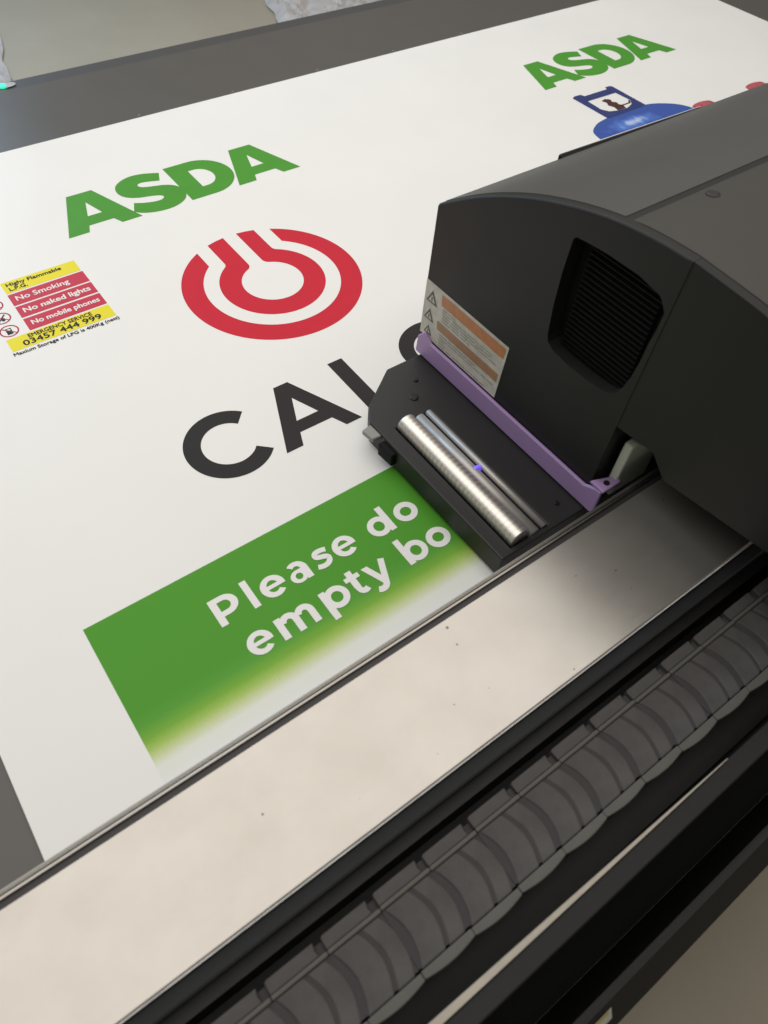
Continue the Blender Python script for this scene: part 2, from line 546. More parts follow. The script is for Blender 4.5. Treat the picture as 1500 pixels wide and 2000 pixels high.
def text_mesh(name, txt, x0, x1, y, cap, z, mat, parent, bold=0.02, ref="H"):
    """Small printed writing, spread to run from x0 to x1 with capitals `cap` high on the line y."""
    cu = bpy.data.curves.new("writing", 'FONT')
    cu.body = txt
    cu.resolution_u = 3
    o = bpy.data.objects.new("writing", cu)
    me = bpy.data.meshes.new_from_object(o)
    cu.body = ref
    mr = bpy.data.meshes.new_from_object(o)
    ch = max(v.co.y for v in mr.vertices)
    xs = [v.co.x for v in me.vertices]
    a, b = min(xs), max(xs)
    sx = (x1 - x0) / (b - a); sy = cap / ch
    base = [v.co.copy() for v in me.vertices]
    faces = [tuple(p.vertices) for p in me.polygons]
    vv, ff = [], []
    for k, (ox, oy) in enumerate(((-1, 0), (1, 0), (0, -1), (0, 1))):
        n0 = len(vv)
        vv += [(x0 + (c.x - a + ox * bold) * sx, y + (c.y + oy * bold) * sy, z + k * 0.00002) for c in base]
        ff += [tuple(i + n0 for i in f_) for f_ in faces]
    bpy.data.meshes.remove(me)
    me = bpy.data.meshes.new(name)
    me.from_pydata(vv, [], ff)
    bpy.data.objects.remove(o); bpy.data.curves.remove(cu); bpy.data.meshes.remove(mr)
    me.name = name
    me.materials.clear(); me.materials.append(mat)
    ob = bpy.data.objects.new(name, me)
    COL.objects.link(ob)
    ob.parent = parent
    ob.matrix_parent_inverse = parent.matrix_world.inverted()
    return flat_up(ob)


# ================================================================== the setting
FLOOR_Z = -0.70
fl = link_mesh("floor", [(-7, -4, FLOOR_Z), (9, -4, FLOOR_Z), (9, 12, FLOOR_Z), (-7, 12, FLOOR_Z)], [(0, 1, 2, 3)], M['floor'])
fl['kind'] = 'structure'

# ================================================================== print bed
bed = empty("print_bed", (1.0, 0.9, FLOOR_Z), "dark grey flat printer bed lying under the white printed board", "printer bed")
BZ = -0.004
box("bed_top", -1.0, 3.1, -0.04, 1.785, BZ - 0.05, BZ, M['bed'], bed)
ed = MB().prism([(1.7855, BZ - 0.05), (1.7855, BZ - 0.0005), (1.834, BZ - 0.004), (1.838, BZ - 0.012), (1.838, BZ - 0.05)], 'x', -1.0, 3.1).build("edge_strip", M['bed_edge'], bed)
box("bed_frame", -0.9, 3.0, 0.05, 1.75, FLOOR_Z + 0.002, BZ - 0.052, M['frame_black'], bed)
led = MB()
led.flat([arc(0.353, 1.809, 0.020, 0.012, 0, 360, 32)[:-1]], BZ + 0.0012)
sl = led.build("status_light", M['rod'], bed)
lens = MB().rod((0.345, 1.809, BZ - 0.002), (0.345, 1.809, BZ + 0.003), 0.008, 20).build("light_lens", M['led_green'], sl)
for xx in (0.5367, 0.7569, 0.9782, 1.1975, 1.415):
    MB().rod((xx, 1.5395, BZ - 0.004), (xx, 1.5395, 0.0015), 0.0022, 12).build("locating_pin", M['tab'], bed)

# ================================================================== the printed board
board = empty("printed_board", (1.05, 0.8, 0.0), "large white board printed with green store lettering and a red ring emblem", "sign board")
BX0, BX1, BY0, BY1 = -0.144, 2.2425, 0.02, 1.5335
bevel(box("board_panel", BX0, BX1, BY0, BY1, BZ + 0.0003, 0.0, M['board'], board), 0.0004, 1)
Z1, Z2, Z3 = 0.00025, 0.00055, 0.00085


def flat_part(name, loops, z, mat, parent):
    return flat_up(MB().flat(loops, z).build(name, mat, parent))


# ---- green store lettering, printed twice
S_PTS = [(0.4727, 1.3156), (0.4621, 1.29), (0.4432, 1.2967), (0.429, 1.3000), (0.4209, 1.297), (0.4205, 1.2894), (0.4287, 1.2828), (0.4441, 1.2777), (0.4621, 1.2719), (0.4767, 1.2625), (0.4846, 1.2489), (0.4859, 1.2322), (0.4799, 1.2155), (0.4671, 1.2038), (0.449, 1.1966), (0.4281, 1.1951), (0.4066, 1.199), (0.3915, 1.2056), (0.3845, 1.2105), (0.3779, 1.2178), (0.3892, 1.2433), (0.404, 1.2357), (0.4213, 1.2299), (0.4354, 1.2290), (0.4441, 1.2342), (0.4435, 1.2407), (0.4358, 1.2459), (0.4211, 1.2507), (0.4033, 1.2559), (0.3897, 1.2637), (0.3803, 1.275), (0.3771, 1.2903), (0.3804, 1.306), (0.3893, 1.3178), (0.4053, 1.3271), (0.4241, 1.3308), (0.4465, 1.3268)]


def store_lettering(dx, label):
    m = MB()
    z = Z1
    for ox in (0.2499, 0.5823):
        A = [(0, 0), (.037, 0), (.0442, .019), (.0893, .019), (.0975, 0), (.1355, 0), (.0912, .1245), (.0435, .1245)]
        Ah = [(.0668, .0915), (.0798, .0473), (.0530, .0473)]
        z += 0.00002
        m.flat([[(ox + dx + a, 1.1985 + b) for a, b in A], [(ox + dx + a, 1.1985 + b) for a, b in Ah]], z)
    z += 0.00002
    s = catmull(S_PTS, corners=(0, 1, 19, 20), sub=5)
    m.flat([[(a + dx, b) for a, b in s]], z)
    z += 0.00002
    D = [(.4842, 1.1985), (.535, 1.1985)] + arc(.5345, 1.2612, .0625, .0627, -89, 89, 40) + [(.535, 1.3239), (.4842, 1.3239)]
    Dh = [(.5222, 1.2307), (.533, 1.2307)] + arc(.5325, 1.2618, .0278, .0311, -89, 89, 30) + [(.533, 1.2929), (.5222, 1.2929)]
    m.flat([[(a + dx, b) for a, b in D], [(a + dx, b) for a, b in Dh]], z)
    o = flat_up(m.build("store_lettering", M['green'], board))
    o['label'] = label
    return o


store_lettering(0.0, "green capital lettering at the left end of the board")
store_lettering(1.138, "green capital lettering above the blue gas bottle picture")

# ---- red ring emblem with keyhole
CX, CY = 0.4857, 0.9149
R1, R2, R3, R4 = 0.1496, 0.1136, 0.0880, 0.0513
ang = lambda x, rr: math.degrees(math.acos((x - CX) / rr))
a_out_l, a_in_l = ang(0.4142, R1), ang(0.4142, R2)
a_out_r, a_in_r = ang(0.5568, R1), ang(0.5568, R2)
outer = arc(CX, CY, R1, R1, a_out_l, 360 + a_out_r, 120)
inner = arc(CX, CY, R2, R2, 360 + a_in_r, a_in_l, 110)
ring_m = MB().flat([outer + inner], Z1)
yo = lambda x: CY + math.sqrt(R1 ** 2 - (x - CX) ** 2)
# the inner shape: stems run along the board and open into the round keyhole
def fillet_stem(xs, rr, sgn, ft):
    """points from the stem line x=xs (coming down) round a fillet of radius ft onto the circle rr; sgn -1 left, +1 right"""
    cxf = xs + sgn * ft
    dist = rr + ft
    cyf = CY + math.sqrt(dist ** 2 - (cxf - CX) ** 2)
    a_end = math.degrees(math.atan2(CY - cyf, CX - cxf))
    a_st = 180 if sgn > 0 else 0
    if sgn > 0 and a_end < 0:
        a_end += 360
    return arc(cxf, cyf, ft, ft, a_st, a_end, 10)


lo = fillet_stem(0.4398, R3, -1, 0.012)     # outer left: stem then circle
li = fillet_stem(0.4731, R4, -1, 0.014)
ri = fillet_stem(0.4989, R4, +1, 0.014)
ro = fillet_stem(0.5310, R3, +1, 0.012)
cir = lambda p: math.degrees(math.atan2(p[1] - CY, p[0] - CX))
big = arc(CX, CY, R3, R3, cir(lo[-1]), 360 + cir(ro[-1]), 110)
small = arc(CX, CY, R4, R4, cir(li[-1]), 360 + cir(ri[-1]), 90)
topL = [(0.4731, yo(0.4731)), (0.456, yo(0.456)), (0.4398, yo(0.4398))]
topR = [(0.5310, yo(0.5310)), (0.515, yo(0.515)), (0.4989, yo(0.4989))]
shape = topL + lo + big[1:-1] + list(reversed(ro)) + topR + ri + list(reversed(small))[1:-1] + list(reversed(li))
ring_m.flat([shape], Z1)
flat_up(ring_m.build("ring_emblem", M['red'], board))

# ---- dark capitals under the emblem
pen = Pen(Z1)
cc = (0.2492, 0.6357)
c_out = arc(cc[0], cc[1], 0.0620, 0.0616, 44, 319, 70)
c_in = arc(cc[0], cc[1], 0.0378, 0.0376, 320, 42, 60)
pen.poly([c_out + c_in])
pen.poly([[(.3057, .5766), (.3320, .5766), (.3414, .5997), (.3941, .5993), (.4042, .5766), (.4305, .5766), (.3782, .6948), (.3544, .6948)], [(.3667, .6635), (.3846, .6208), (.3488, .6208)]])
pen.poly([[(.4488, .5766), (.520, .5766), (.520, .5975), (.4742, .5975), (.4742, .6948), (.4488, .6948)]])
pen.ring(0.6185, 0.6357, 0.0640, 0.0616, 0.0240)
flat_up(pen.m.build("dark_lettering", M['dark'], board))

# ---- green panel that fades out, with white writing
gp = flat_part("green_panel", [[(-0.0222, 0.270), (0.95, 0.270), (0.95, 0.4787), (-0.0222, 0.4787)]], Z1, M['panel'], board)
E = 0.0549
for yb, word in ((.3932, (('P', .1072), ('l', .1502), ('e', .1668), ('a', .2048), ('s', .2395), ('e', .2690))), (.3932, (('d', .3228), ('o', .3645))),
                 (.3382, (('e', .1178), ('m', .1579), ('p', .2192), ('t', .2560), ('y', .2815))), (.3382, (('b', .3371), ('o', .3748)))):
    pen = Pen(Z2)
    for ch, x in word:
        pen.glyph(ch, x, yb, E)
    flat_up(pen.m.build("white_lettering", M['white_ink'], gp))

# ---- yellow and red hazard panel
hz = flat_part("hazard_panel", [[(.1104, 1.1050), (.2325, 1.1050), (.2325, 1.1360), (.1104, 1.1360)]], Z1, M['yellow'], board)
flat_part("yellow_band", [[(.0722, .9680), (.2335, .9680), (.2335, .9985), (.0722, .9985)]], Z1, M['yellow'], hz)
for y0, y1 in ((1.0702, 1.1013), (1.0366, 1.0667), (1.0020, 1.0328)):
    flat_part("red_band", [[(.1102, y0), (.2334, y0), (.2334, y1), (.1102, y1)]], Z1, M['warnred'], hz)
text_mesh("black_lettering", "Highy Flammable", .1170, .2062, 1.1222, .0085, Z2, M['black_ink'], hz, 0.028)
text_mesh("black_lettering", "L.P.G.", .1180, .1462, 1.1094, .0085, Z2, M['black_ink'], hz, 0.028)
text_mesh("white_lettering", "No Smoking", .1190, .2040, 1.0806, .0118, Z2, M['white_ink'], hz, 0.02)
text_mesh("white_lettering", "No naked lights", .1188, .2254, 1.0468, .0115, Z2, M['white_ink'], hz, 0.028)
text_mesh("white_lettering", "No mobile phones", .1190, .2264, 1.0130, .0108, Z2, M['white_ink'], hz, 0.028)
text_mesh("black_lettering", "EMERGENCY SERVICE", .1034, .2026, .9868, .0085, Z2, M['black_ink'], hz, 0.026)
text_mesh("black_lettering", "03457 444 999", .0916, .2128, .9722, .0120, Z2, M['black_ink'], hz, 0.022)
text_mesh("black_lettering", "Maxium Storage of LPG is 400Kg (nett)", .0711, .2345, .9572, .0068, Z2, M['black_ink'], hz, 0.026)
for k, cy in enumerate((1.0860, 1.0515, 1.0170)):
    cx, rr = 0.0838, 0.0142
    m = MB()
    n = 40
    o_, i_ = arc(cx, cy, rr, rr, 0, 360, n), arc(cx, cy, rr - .0022, rr - .0022, 0, 360, n)
    m.add([(p[0], p[1], Z1) for p in o_ + i_], [(i, i + 1, n + 1 + i + 1, n + 1 + i) for i in range(n)])
    s = 0.7071
    w = .0008
    m.add([(cx + (a * (rr - .001) - b * w) * s, cy + (-a * (rr - .001) - b * w) * s, Z1 + .0001) for a, b in ((-1, -1), (1, -1), (1, 1), (-1, 1))], [(0, 1, 2, 3)])
    sym = flat_up(m.build("prohibition_symbol", M['ring_red'], hz))
    g = MB()
    if k == 0:                                   # cigarette
        g.flat([[(cx - .0085, cy - .002), (cx + .006, cy - .002), (cx + .006, cy + .001), (cx - .0085, cy + .001)]], Z1 + .00005)
        g.flat([[(cx + .005, cy + .003), (cx + .0065, cy + .003), (cx + .0075, cy + .0075), (cx + .006, cy + .0075)]], Z1 + .00005)
    elif k == 1:                                 # match
        g.flat([[(cx - .008, cy - .0085), (cx - .0055, cy - .0085), (cx + .0075, cy + .0065), (cx + .0055, cy + .008)]], Z1 + .00005)
        g.flat([arc(cx + .0015, cy - .004, .003, .0045, 0, 360, 16)[:-1]], Z1 + .00007)
    else:                                        # telephone
        g.flat([[(cx - .0045, cy - .0085), (cx + .0040, cy - .0085), (cx + .0040, cy + .0065), (cx - .0045, cy + .0065)],
                [(cx - .0030, cy + .0010), (cx + .0025, cy + .0010), (cx + .0025, cy + .0050), (cx - .0030, cy + .0050)]], Z1 + .00005)
    flat_up(g.build("pictogram", M['black_ink'], hz))

# ---- the picture of a blue gas bottle (goes on under the carriage)
dome = [(1.3312, .78), (1.3312, .968)] + catmull([(1.3312, .968), (1.3400, .997), (1.3640, 1.0150), (1.3980, 1.0260), (1.4800, 1.0330), (1.5500, 1.0280), (1.5950, 1.0080), (1.6210, .9850), (1.6330, .962)], closed=False, sub=6)[1:] + [(1.6330, .78)]
bp_ = flat_part("bottle_picture", [dome], Z1, M['bottle'], board)
h_out = [(1.4165, 1.0270), (1.4300, 1.0250), (1.5300, 1.0255), (1.5440, 1.0280), (1.5445, 1.1330), (1.5390, 1.1380), (1.5250, 1.1380), (1.5220, 1.1290), (1.4480, 1.1300), (1.4440, 1.1400), (1.4250, 1.1410), (1.4150, 1.1360)]
h_in = [(1.4340, 1.0640), (1.4440, 1.0480), (1.4650, 1.0410), (1.4950, 1.0390), (1.5180, 1.0470), (1.5300, 1.0620), (1.5270, 1.1060), (1.4360, 1.1080)]
flat_part("bottle_handle", [h_out, h_in], Z2, M['navy'], bp_)
valve = [(1.4660, 1.0420), (1.4920, 1.0405), (1.4960, 1.0540), (1.4900, 1.0620), (1.4930, 1.0700), (1.4850, 1.0780), (1.4900, 1.0880), (1.4800, 1.0960), (1.4660, 1.0930), (1.4700, 1.0800), (1.4640, 1.0700), (1.4700, 1.0560)]
flat_part("bottle_valve", [valve], Z2, M['brown'], bp_)
flat_part("bottle_valve", [[(1.494, 1.052), (1.5200, 1.0520), (1.5290, 1.0620), (1.5250, 1.0650), (1.5180, 1.0560), (1.494, 1.056)]], Z2, M['brown'], bp_)
red_top = lambda cx: catmull([(cx - .034, .90), (cx - .034, .958), (cx - .022, .9700), (cx, .9730), (cx + .022, .9700), (cx + .034, .958), (cx + .034, .90)], corners=(0, 6), sub=4)
flat_part("bottle_picture", [red_top(1.668)], Z1, M['pinkred'], board)
flat_part("bottle_picture", [red_top(1.868)], Z1, M['pinkred'], board)

# ================================================================== gantry beam that carries the carriage
GX0, GX1 = -1.0, 2.9
gantry = empty("gantry_beam", (0.9, 0.15, BZ), "pale aluminium gantry beam with black rail groove and dark cable tray along it, crossing over the board", "gantry")
BT = 0.12
pl = MB().prism([(0.0985, BT - 0.004), (0.0985, BT - 0.0014), (0.1001, BT), (0.2152, BT), (0.2152, BT - 0.010), (0.0985, BT - 0.010)], 'x', GX0, GX1).build("top_plate", M['beam'], gantry)
box("plate_edge_highlight", GX0, GX1, 0.0978, 0.0984, BT - 0.0030, BT - 0.0008, M['edge_highlight'], gantry)  # thin bright strip added as a painted highlight along the plate edge
box("beam_body", GX0, GX1, 0.1005, 0.2300, 0.012, BT - 0.0105, M['groove'], gantry)
box("rail_groove", GX0, GX1, 0.2155, 0.2222, BT - 0.0100, BT - 0.0035, M['groove'], gantry)
box("guide_rail", GX0, GX1, 0.2224, 0.2250, BT - 0.0100, BT - 0.0010, M['rail'], gantry, 0.0004)
box("guide_rail", GX0, GX1, 0.2262, 0.2276, BT - 0.0100, BT - 0.0020, M['rail_grey'], gantry, 0.0003)
box("guide_rail", GX0, GX1, 0.2279, 0.2302, BT - 0.0100, BT - 0.0028, M['rail_grey'], gantry, 0.0004)
MB().prism([(0.0860, 0.086), (0.0860, 0.1015), (0.0875, 0.1030), (0.0980, 0.1070), (0.0980, 0.086)], 'x', GX0, GX1).build("side_ledge", M['ledge'], gantry)
tray = MB()
tray.box(GX0, GX1, 0.0755, 0.1000, 0.028, 0.0855)
tray.box(GX0, GX1, -0.0360, 0.0750, 0.028, 0.036)
tray.build("cable_tray", M['tray'], gantry)
box("tray_wall", GX0, GX1, -0.0530, -0.0366, 0.1030, 0.1085, M['tray'], gantry, 0.0012)
box("tray_skirt", GX0, GX1, -0.0420, -0.0366, 0.020, 0.1025, M['deep_black'], gantry)  # near-black colour paints the deep shade below the tray wall
lipm = MB()
la, lb_ = (GX0, -0.0246), (-0.30, -0.0246)
top = [(GX0, -0.0365), (0.40, -0.0365), (0.40, -0.0359), (-0.30, -0.0246), (GX0, -0.0246)]
lipm.prism(top, 'z', 0.1050, 0.1112)
lipm.build("tray_lip", M['lip'], gantry)
box("gap_blackout", GX0, GX1, -0.105, -0.054, -0.16, -0.13, M['deep_black'], gantry)  # black plate added to keep the gap dark and hide the floor
op = MB().prism([(-0.1075, -0.150), (-0.1080, 0.0035), (-0.1110, 0.0050), (-0.1160, 0.0020), (-0.1370, -0.0290), (-0.1370, -0.150)], 'x', GX0, GX1).build("outer_panel", M['tray'], gantry)
MB().prism([(-0.1082, 0.0038), (-0.1110, 0.0053), (-0.1157, 0.0024), (-0.1150, 0.0012)], 'x', GX0, GX1).build("panel_edge_lit", M['panel_edge_lit'], op)  # paler strip on the chamfer, painting the light it catches
# caution sticker on the sloping outer panel
sl_dir = Vector((0, -0.0210, -0.0310)).normalized(); nrm = Vector((0, -0.0310, 0.0210)).normalized()
def on_slope(x, s, h):
    p = Vector((0, -0.1160, 0.0020)) + sl_dir * s + nrm * h
    return (x, p.y, p.z)
st = MB().add([on_slope(*q) for q in ((0.120, .0085, .0004), (.2085, .0085, .0004), (.2060, .0225, .0004), (.120, .0225, .0004))], [(0, 1, 2, 3)]).build("caution_sticker", M['label_white'], op)
MB().add([on_slope(*q) for q in ((0.120, .0092, .0007), (.2040, .0092, .0007), (.2035, .0130, .0007), (.120, .0130, .0007))], [(0, 1, 2, 3)]).build("yellow_stripe", M['sticker_yellow'], op)

# ================================================================== cable chain
chain = empty("cable_chain", (0.4, 0.026, 0.036), "grey ribbed plastic cable chain lying in the black tray beside the beam", "cable chain")
PITCH = 0.0508
CZ = 0.095


def chain_link():
    n = 8

    def bow(x0, x1):
        # cross bar of the link with bowed edges
        lp = [(x0 + 0.0070 * math.sin(math.pi * k / n), -0.0018 + 0.0506 * k / n) for k in range(n + 1)]
        lp += [(x1 + 0.0070 * math.sin(math.pi * k / n), -0.0018 + 0.0506 * k / n) for k in range(n, -1, -1)]
        return lp
    lid = MB().prism(bow(0.0016, 0.0262), 'z', CZ - 0.012, CZ - 0.0012)
    lid2 = MB().prism(bow(0.0292, 0.0462), 'z', CZ - 0.012, CZ - 0.0018)
    far = MB().box(0, PITCH - 0.0003, 0.0490, 0.0528, 0.04, CZ - 0.0002)
    lo_ = [(0, -0.0020)] + [(PITCH * k / 12 - (0.0002 if k == 12 else 0), -0.0082 - 0.0026 * math.sin(math.pi * k / 12)) for k in range(13)] + [(PITCH - 0.0002, -0.0020)]
    near = MB().prism(lo_, 'z', 0.04, CZ)
    tab = MB().prism([(0.0004, .0530), (0.0440, .0530), (0.0430, .0580), (0.0446, .0640), (0.0020, .0640), (0.0004, .0625)], 'z', 0.05, CZ - 0.0022)
    core = MB().box(0, PITCH, 0.0000, 0.0488, 0.04, CZ - 0.0026)
    core2 = MB().box(0, PITCH, 0.0530, 0.0610, 0.04, CZ - 0.0075)
    return lid, lid2, far, near, tab, core, core2


lid, lid2, far, near, tab, core, core2 = chain_link()
main = core.build("chain_link", M['chain_gap_shade'])
protos = [bevel(lid2.build("link_lid", M['chain']), 0.0020, 4), bevel(lid.build("link_lid", M['chain']), 0.0020, 4), bevel(far.build("link_side", M['chain_ridge_lit']), 0.0012, 2),
          bevel(near.build("link_side", M['chain_ridge_lit']), 0.0010, 2), bevel(tab.build("link_tab", M['chain']), 0.0026, 3),
          core2.build("link_tab", M['chain_gap_shade'])]
X_START = 0.3266 + 0.004 - PITCH * 11
N_LINK = 28
for k in range(N_LINK):
    lk = main if k == 0 else main.copy()
    subs = protos if k == 0 else [q.copy() for q in protos]
    if k:
        for q in [lk] + subs:
            COL.objects.link(q)
    lk.parent = chain
    lk.matrix_parent_inverse = Matrix.Identity(4)
    lk.location = (X_START + PITCH * k - chain.location.x, random.uniform(-.0006, .0006) - chain.location.y, random.uniform(-.0006, .0006) - chain.location.z)
    for c in subs:
        c.parent = lk
        c.matrix_parent_inverse = Matrix.Identity(4)

# ================================================================== the print carriage
car = empty("print_carriage", (0.9, 0.35, BZ), "black hooded print carriage with purple trim and silver lamp tube, riding over the board", "print carriage")
XC, XE = 0.553, 1.42
base = [(0.412, 0.265), (0.409, 0.530), (0.4250, 0.5560), (0.4900, 0.6020), (XE, 0.6020), (XE, 0.265)]
bz0, bz1 = 0.0045, 0.042
# base plate with the lamp slot cut out
sx0, sx1, sy0, sy1 = 0.4310, 0.4925, 0.2715, 0.5030
bm_ = MB()
bm_.prism(base, 'z', bz0, bz1)
bo = bm_.build("base_plate", M['plate_dark'], car)
cut = MB().box(sx0, sx1, sy0, sy1, bz1 - 0.014, bz1 + 0.02).build("cutter", None)


def boolean_cut(o, c):
    md = o.modifiers.new("cut", 'BOOLEAN'); md.object = c; md.operation = 'DIFFERENCE'; md.solver = 'EXACT'
    bpy.context.view_layer.update()
    dg = bpy.context.evaluated_depsgraph_get()
    me = bpy.data.meshes.new_from_object(o.evaluated_get(dg))
    o.modifiers.clear()
    old = o.data; o.data = me; me.name = o.name
    bpy.data.meshes.remove(old)
    cm = c.data
    bpy.data.objects.remove(c); bpy.data.meshes.remove(cm)


boolean_cut(bo, cut)
bevel(bo, 0.0022, 2)

# UV lamp tube and rods lying in the slot
ring_list = []
NR = 30
for k in range(NR):
    t0, t1 = k / NR, (k + 1) / NR
    ring_list += [(t0 + 0.0005, 0.0136), (t0 + 0.006, 0.0141), (t1 - 0.006, 0.0141), (t1 - 0.0005, 0.0136)]
tube = MB().rod((0.4470, 0.2735, 0.0460), (0.4470, 0.5010, 0.0460), 0.014, 28, ring_list).build("lamp_tube", M['silver'], car, True)
MB().rod((0.4865, 0.2725, 0.0425), (0.4865, 0.5020, 0.0425), 0.0046, 16).build("guide_rod", M['rod'], car, True)
MB().rod((0.4715, 0.2725, 0.0385), (0.4715, 0.5020, 0.0385), 0.0085, 16).build("guide_rod", M['rod'], car, True)
MB().rod((0.4760, 0.3860, 0.0400), (0.4760, 0.3900, 0.0400), 0.0082, 12).build("signal_light", M['led_violet'], car)
for (x, y, rr) in ((0.5110, 0.5610, 0.0035), (0.4880, 0.5350, 0.0060), (0.5250, 0.2900, 0.0035)):
    MB().rod((x, y, bz1 - 0.002), (x, y, bz1 + 0.0022), rr, 16, [(0, rr), (0.8, rr), (1, rr * .75)]).build("screw", M['screw'], car)
# grey sensor tab and black bracket sticking out at the front left corner
bevel(MB().prism([(0.396, 0.5050), (0.393, 0.5260), (0.4092, 0.5290), (0.4105, 0.5040)], 'z', 0.032, 0.0400).build("sensor_tab", M['tab'], car), 0.002)
bevel(MB().prism([(0.402, 0.4700), (0.400, 0.4985), (0.4115, 0.4980), (0.4115, 0.4700)], 'z', 0.014, 0.036).build("sensor_bracket", M['deep_black'], car), 0.002)

def round_side(o, w=0.012):
    """Round the long curved edge between the side and the top of a cover."""
    me = o.data
    at = me.attributes.new("bevel_weight_edge", 'FLOAT', 'EDGE')
    for e in me.edges:
        p, q = (me.vertices[i].co for i in e.vertices)
        on = all(abs(c.x - XC) < 0.002 for c in (p, q)) and min(p.z, q.z) > 0.19 and abs(p.y - q.y) > 0.0005
        vent_edge = all(0.2 < c.z < 0.349 and 0.275 < c.y < 0.402 for c in (p, q))
        if on and not vent_edge:
            at.data[e.index].value = 1.0
    md = o.modifiers.new("bevel", 'BEVEL')
    md.width = w; md.segments = 4; md.limit_method = 'WEIGHT'
    return o


# hood profile in (y, z)
arc_pts = catmull([(0.6045, 0.2740), (0.5415, 0.3146), (0.4787, 0.3460), (0.4215, 0.3670), (0.3683, 0.3808), (0.3177, 0.3879), (0.2740, 0.3900)], closed=False, sub=5)
front = [(0.2740, 0.0435), (0.6120, 0.0435)] + arc_pts
hood = MB().prism(front, 'x', XC, XE).build("front_cover", M['plastic'], car)
vent = [(0.4000, 0.3280), (0.3850, 0.3460), (0.2860, 0.3440), (0.2780, 0.2950), (0.2850, 0.2280), (0.3090, 0.2080), (0.3830, 0.2080), (0.3980, 0.2360)]
vc = MB().prism(catmull(vent, sub=3), 'x', XC - 0.02, XC + 0.032).build("cutter", None)
boolean_cut(hood, vc)
round_side(hood)
# louvre in the vent recess
lou = MB()
vloop = catmull(vent, sub=3)
lou.prism([(0.339 + (a - 0.339) * 0.985, 0.277 + (b - 0.277) * 0.985) for a, b in vloop], 'x', XC + 0.022, XC + 0.030)
for k in range(20):
    z0 = 0.2120 + 0.0064 * k
    lou.box(XC + .014, XC + .0225, .290, .386, z0, z0 + 0.0018)
lou.build("vent_louvre", M['deep_black'], car)

back_pts = catmull([(0.2728, 0.3900), (0.2209, 0.3870), (0.1898, 0.3842), (0.1200, 0.3740), (0.0500, 0.3500), (-0.0050, 0.3000), (-0.0300, 0.2350), (-0.0300, 0.1900)], closed=False, sub=5)
rear_loop = back_pts + [(-0.0200, 0.1830), (0.0720, 0.1800), (0.1980, 0.1630), (0.2220, 0.1850), (0.2728, 0.1800)]
round_side(MB().prism(rear_loop, 'x', XC + 0.0008, XE).build("rear_cover", M['plastic'], car))
# top lid: skin behind the hood crease, its darker tone painting the weaker light there
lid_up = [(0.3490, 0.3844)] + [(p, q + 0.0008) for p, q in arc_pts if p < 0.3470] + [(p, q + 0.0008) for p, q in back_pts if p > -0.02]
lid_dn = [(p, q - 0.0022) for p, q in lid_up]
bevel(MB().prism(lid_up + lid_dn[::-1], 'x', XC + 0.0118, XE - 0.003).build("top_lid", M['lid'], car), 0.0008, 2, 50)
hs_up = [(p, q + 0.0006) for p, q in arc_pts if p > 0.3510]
MB().prism(hs_up + [(p, q - 0.0022) for p, q in hs_up][::-1], 'x', XC + 0.0118, XE - 0.003).build("hood_lit_skin", M['hood'], car)  # thin paler skin over the cover, carries the painted top light
# black strip with a white edge at the far side of the hood
def taper(x0, x1, y0, y1, w0, w1, z0, z1):
    return MB().add([(x0, y0, z0), (x0, y0 + w0, z0), (x0, y0 + w0, z1), (x0, y0, z1), (x1, y1, z0), (x1, y1 + w1, z0), (x1, y1 + w1, z1), (x1, y1, z1)],
                    [(0, 1, 2, 3), (4, 7, 6, 5), (0, 4, 5, 1), (1, 5, 6, 2), (2, 6, 7, 3), (3, 7, 4, 0)])


strip = taper(0.765, 1.05, 0.6052, 0.6052, 0.0085, 0.0015, 0.255, 0.2735).build("rear_strip", M['deep_black'], car)
taper(0.768, 1.05, 0.6140, 0.6070, 0.0012, 0.0006, 0.268, 0.2745).build("strip_edge", M['white_ink'], strip)
# recessed dimple on the hood top
MB().rod((0.6640, 0.3360, 0.3840), (0.6640, 0.3364, 0.3882), 0.0075, 20, [(0, .0075), (.8, .0070), (1, .0045)]).build("cap_screw", M['plate_dark'], car)

# warning label on the side cover (plane x = XC)
def on_side(yz, h):
    return (XC - h, yz[0], yz[1])


def side_quad(m, a, b, c, d_, h):
    m.add([on_side(q, h) for q in (a, b, c, d_)], [(0, 1, 2, 3)])


lb = MB()
side_quad(lb, (0.6085, 0.1670), (0.4450, 0.1660), (0.4500, 0.0775), (0.6110, 0.0775), 0.0003)
lab = lb.build("warning_label", M['label_white'], car)
m = MB()
side_quad(m, (0.5750, 0.1620), (0.4490, 0.1610), (0.4500, 0.1440), (0.5740, 0.1450), 0.0006)
m.build("orange_band", M['label_orange'], lab)
m = MB()
side_quad(m, (0.5780, 0.1180), (0.4520, 0.1170), (0.4530, 0.1030), (0.5770, 0.1040), 0.0006)
m.build("tan_band", M['label_tan'], lab)
m = MB()
rl = random.Random(3)
for (z0, n) in ((0.1415, 5), (0.1000, 5)):
    for k in range(n):
        zz = z0 - 0.0045 * k
        y = 0.5700
        while y > 0.470:
            wd = rl.uniform(0.006, 0.020)
            side_quad(m, (y, zz), (max(0.456, y - wd), zz), (max(0.456, y - wd), zz - .0019), (y, zz - .0019), 0.0006)
            y -= wd + rl.uniform(0.0015, 0.003)
            if rl.random() < 0.08:
                break
m.build("printed_lines", M['label_grey'], lab)
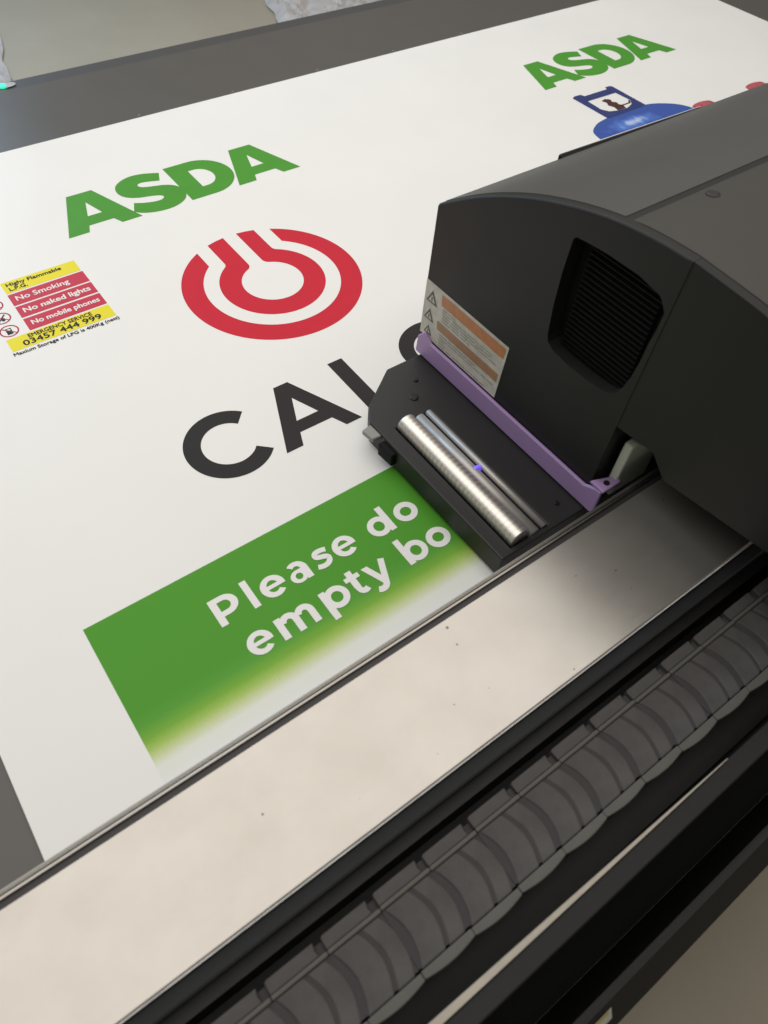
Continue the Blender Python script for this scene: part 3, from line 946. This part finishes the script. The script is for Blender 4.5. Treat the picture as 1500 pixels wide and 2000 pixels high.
for (yy, zz, s_) in ((0.5935, 0.1450, 0.0115), (0.5955, 0.1160, 0.0105), (0.5945, 0.0910, 0.0085)):
    m = MB()
    m.add([on_side(q, .0006) for q in ((yy + s_, zz - s_ * .8), (yy - s_, zz - s_ * .8), (yy, zz + s_))], [(0, 1, 2)])
    mk = m.build("hazard_mark", M['label_dark'], lab)
    t_ = s_ * .62
    m = MB()
    m.add([on_side(q, .0008) for q in ((yy + t_, zz - t_ * .92), (yy - t_, zz - t_ * .92), (yy, zz + t_ * .72))], [(0, 1, 2)])
    m.build("mark_field", M['label_white'], lab)
    m = MB()
    side_quad(m, (yy + t_ * .18, zz + t_ * .2), (yy - t_ * .18, zz + t_ * .2), (yy - t_ * .18, zz - t_ * .7), (yy + t_ * .18, zz - t_ * .7), .0010)
    m.build("mark_bar", M['label_dark'], lab)

# purple trim along the foot of the side cover, with a bracket arm at its near end
pur = MB().prism([(0.2520, 0.0450), (0.6100, 0.0450), (0.6080, 0.0740), (0.5960, 0.0860), (0.5800, 0.0760), (0.2780, 0.0760), (0.2640, 0.0840), (0.2520, 0.0870)], 'x', XC - 0.0060, XC - 0.0008).build("purple_trim", M['purple'], car)
bevel(pur, 0.0015, 2)
pa = MB().prism([(0.5475, 0.2500), (0.5780, 0.2500), (0.5800, 0.2560), (0.5700, 0.2640), (0.5475, 0.2720)], 'z', 0.0860, 0.0905).build("trim_bracket", M['purple'], car)
bevel(pa, 0.0015, 2)
MB().rod((0.5610, 0.2580, 0.0890), (0.5610, 0.2580, 0.0915), 0.0038, 16).build("screw", M['screw'], car)
# pale connector block standing behind the trim, under the rear cover
cb = MB()
cb.prism([(0.5740, 0.060), (0.6400, 0.060), (0.6400, 0.104), (0.6320, 0.116), (0.5860, 0.150), (0.5740, 0.148)], 'y', 0.2540, 0.2660)
bevel(cb.build("pale_connector", M['connector'], car), 0.003, 2)
box("bearing_block", 0.665, 1.30, 0.2400, 0.2680, 0.060, 0.1480, M['deep_black'], car, 0.002)

# ================================================================== crumpled plastic film on the floor behind the bed
def film(outline_fn, nx, ny, seed, amp):
    v, fc = [], []
    for j in range(ny + 1):
        for i in range(nx + 1):
            x, y = outline_fn(i / nx, j / ny)
            p = Vector((x * 3.2 + seed, y * 3.2, seed))
            h = abs(noise.noise(p)) * 0.9 + abs(noise.noise(p * 2.3)) * 0.5 + abs(noise.noise(p * 5.1)) * 0.40 + abs(noise.noise(p * 11.0)) * 0.14
            e_ = min(1.0, min(i, nx - i, j, ny - j) / 4.0)
            v.append((x + 0.02 * noise.noise(p * 3), y + 0.02 * noise.noise(p * 3 + Vector((5, 5, 5))), FLOOR_Z + 0.004 + amp * h * (0.15 + 0.85 * e_)))
    for j in range(ny):
        for i in range(nx):
            a = j * (nx + 1) + i
            fc.append((a, a + 1, a + nx + 2, a + nx + 1))
    return v, fc


def lerp(a, b, t):
    return a + (b - a) * t


def left_out(u, w):
    xr = lerp(0.635, 0.945, w)
    return lerp(-0.6, xr, u), lerp(3.2, 4.5, w)


def right_out(u, w):
    xl = lerp(1.90, 2.30, w)
    return lerp(xl, 3.7, u), lerp(3.2, 4.4, w)


v, fc = film(left_out, 110, 90, 1.7, 0.05)
o = link_mesh("plastic_film", v, fc, M['film'])
o['label'] = "crumpled pale plastic film on the floor at the far left corner"
o['category'] = "plastic film"
o['group'] = "plastic films on the floor"
v, fc = film(right_out, 130, 90, 4.2, 0.07)
o = link_mesh("plastic_film", v, fc, M['film'])
o['label'] = "crumpled greyish plastic film behind the middle of the bed's far edge"
o['category'] = "plastic film"
o['group'] = "plastic films on the floor"
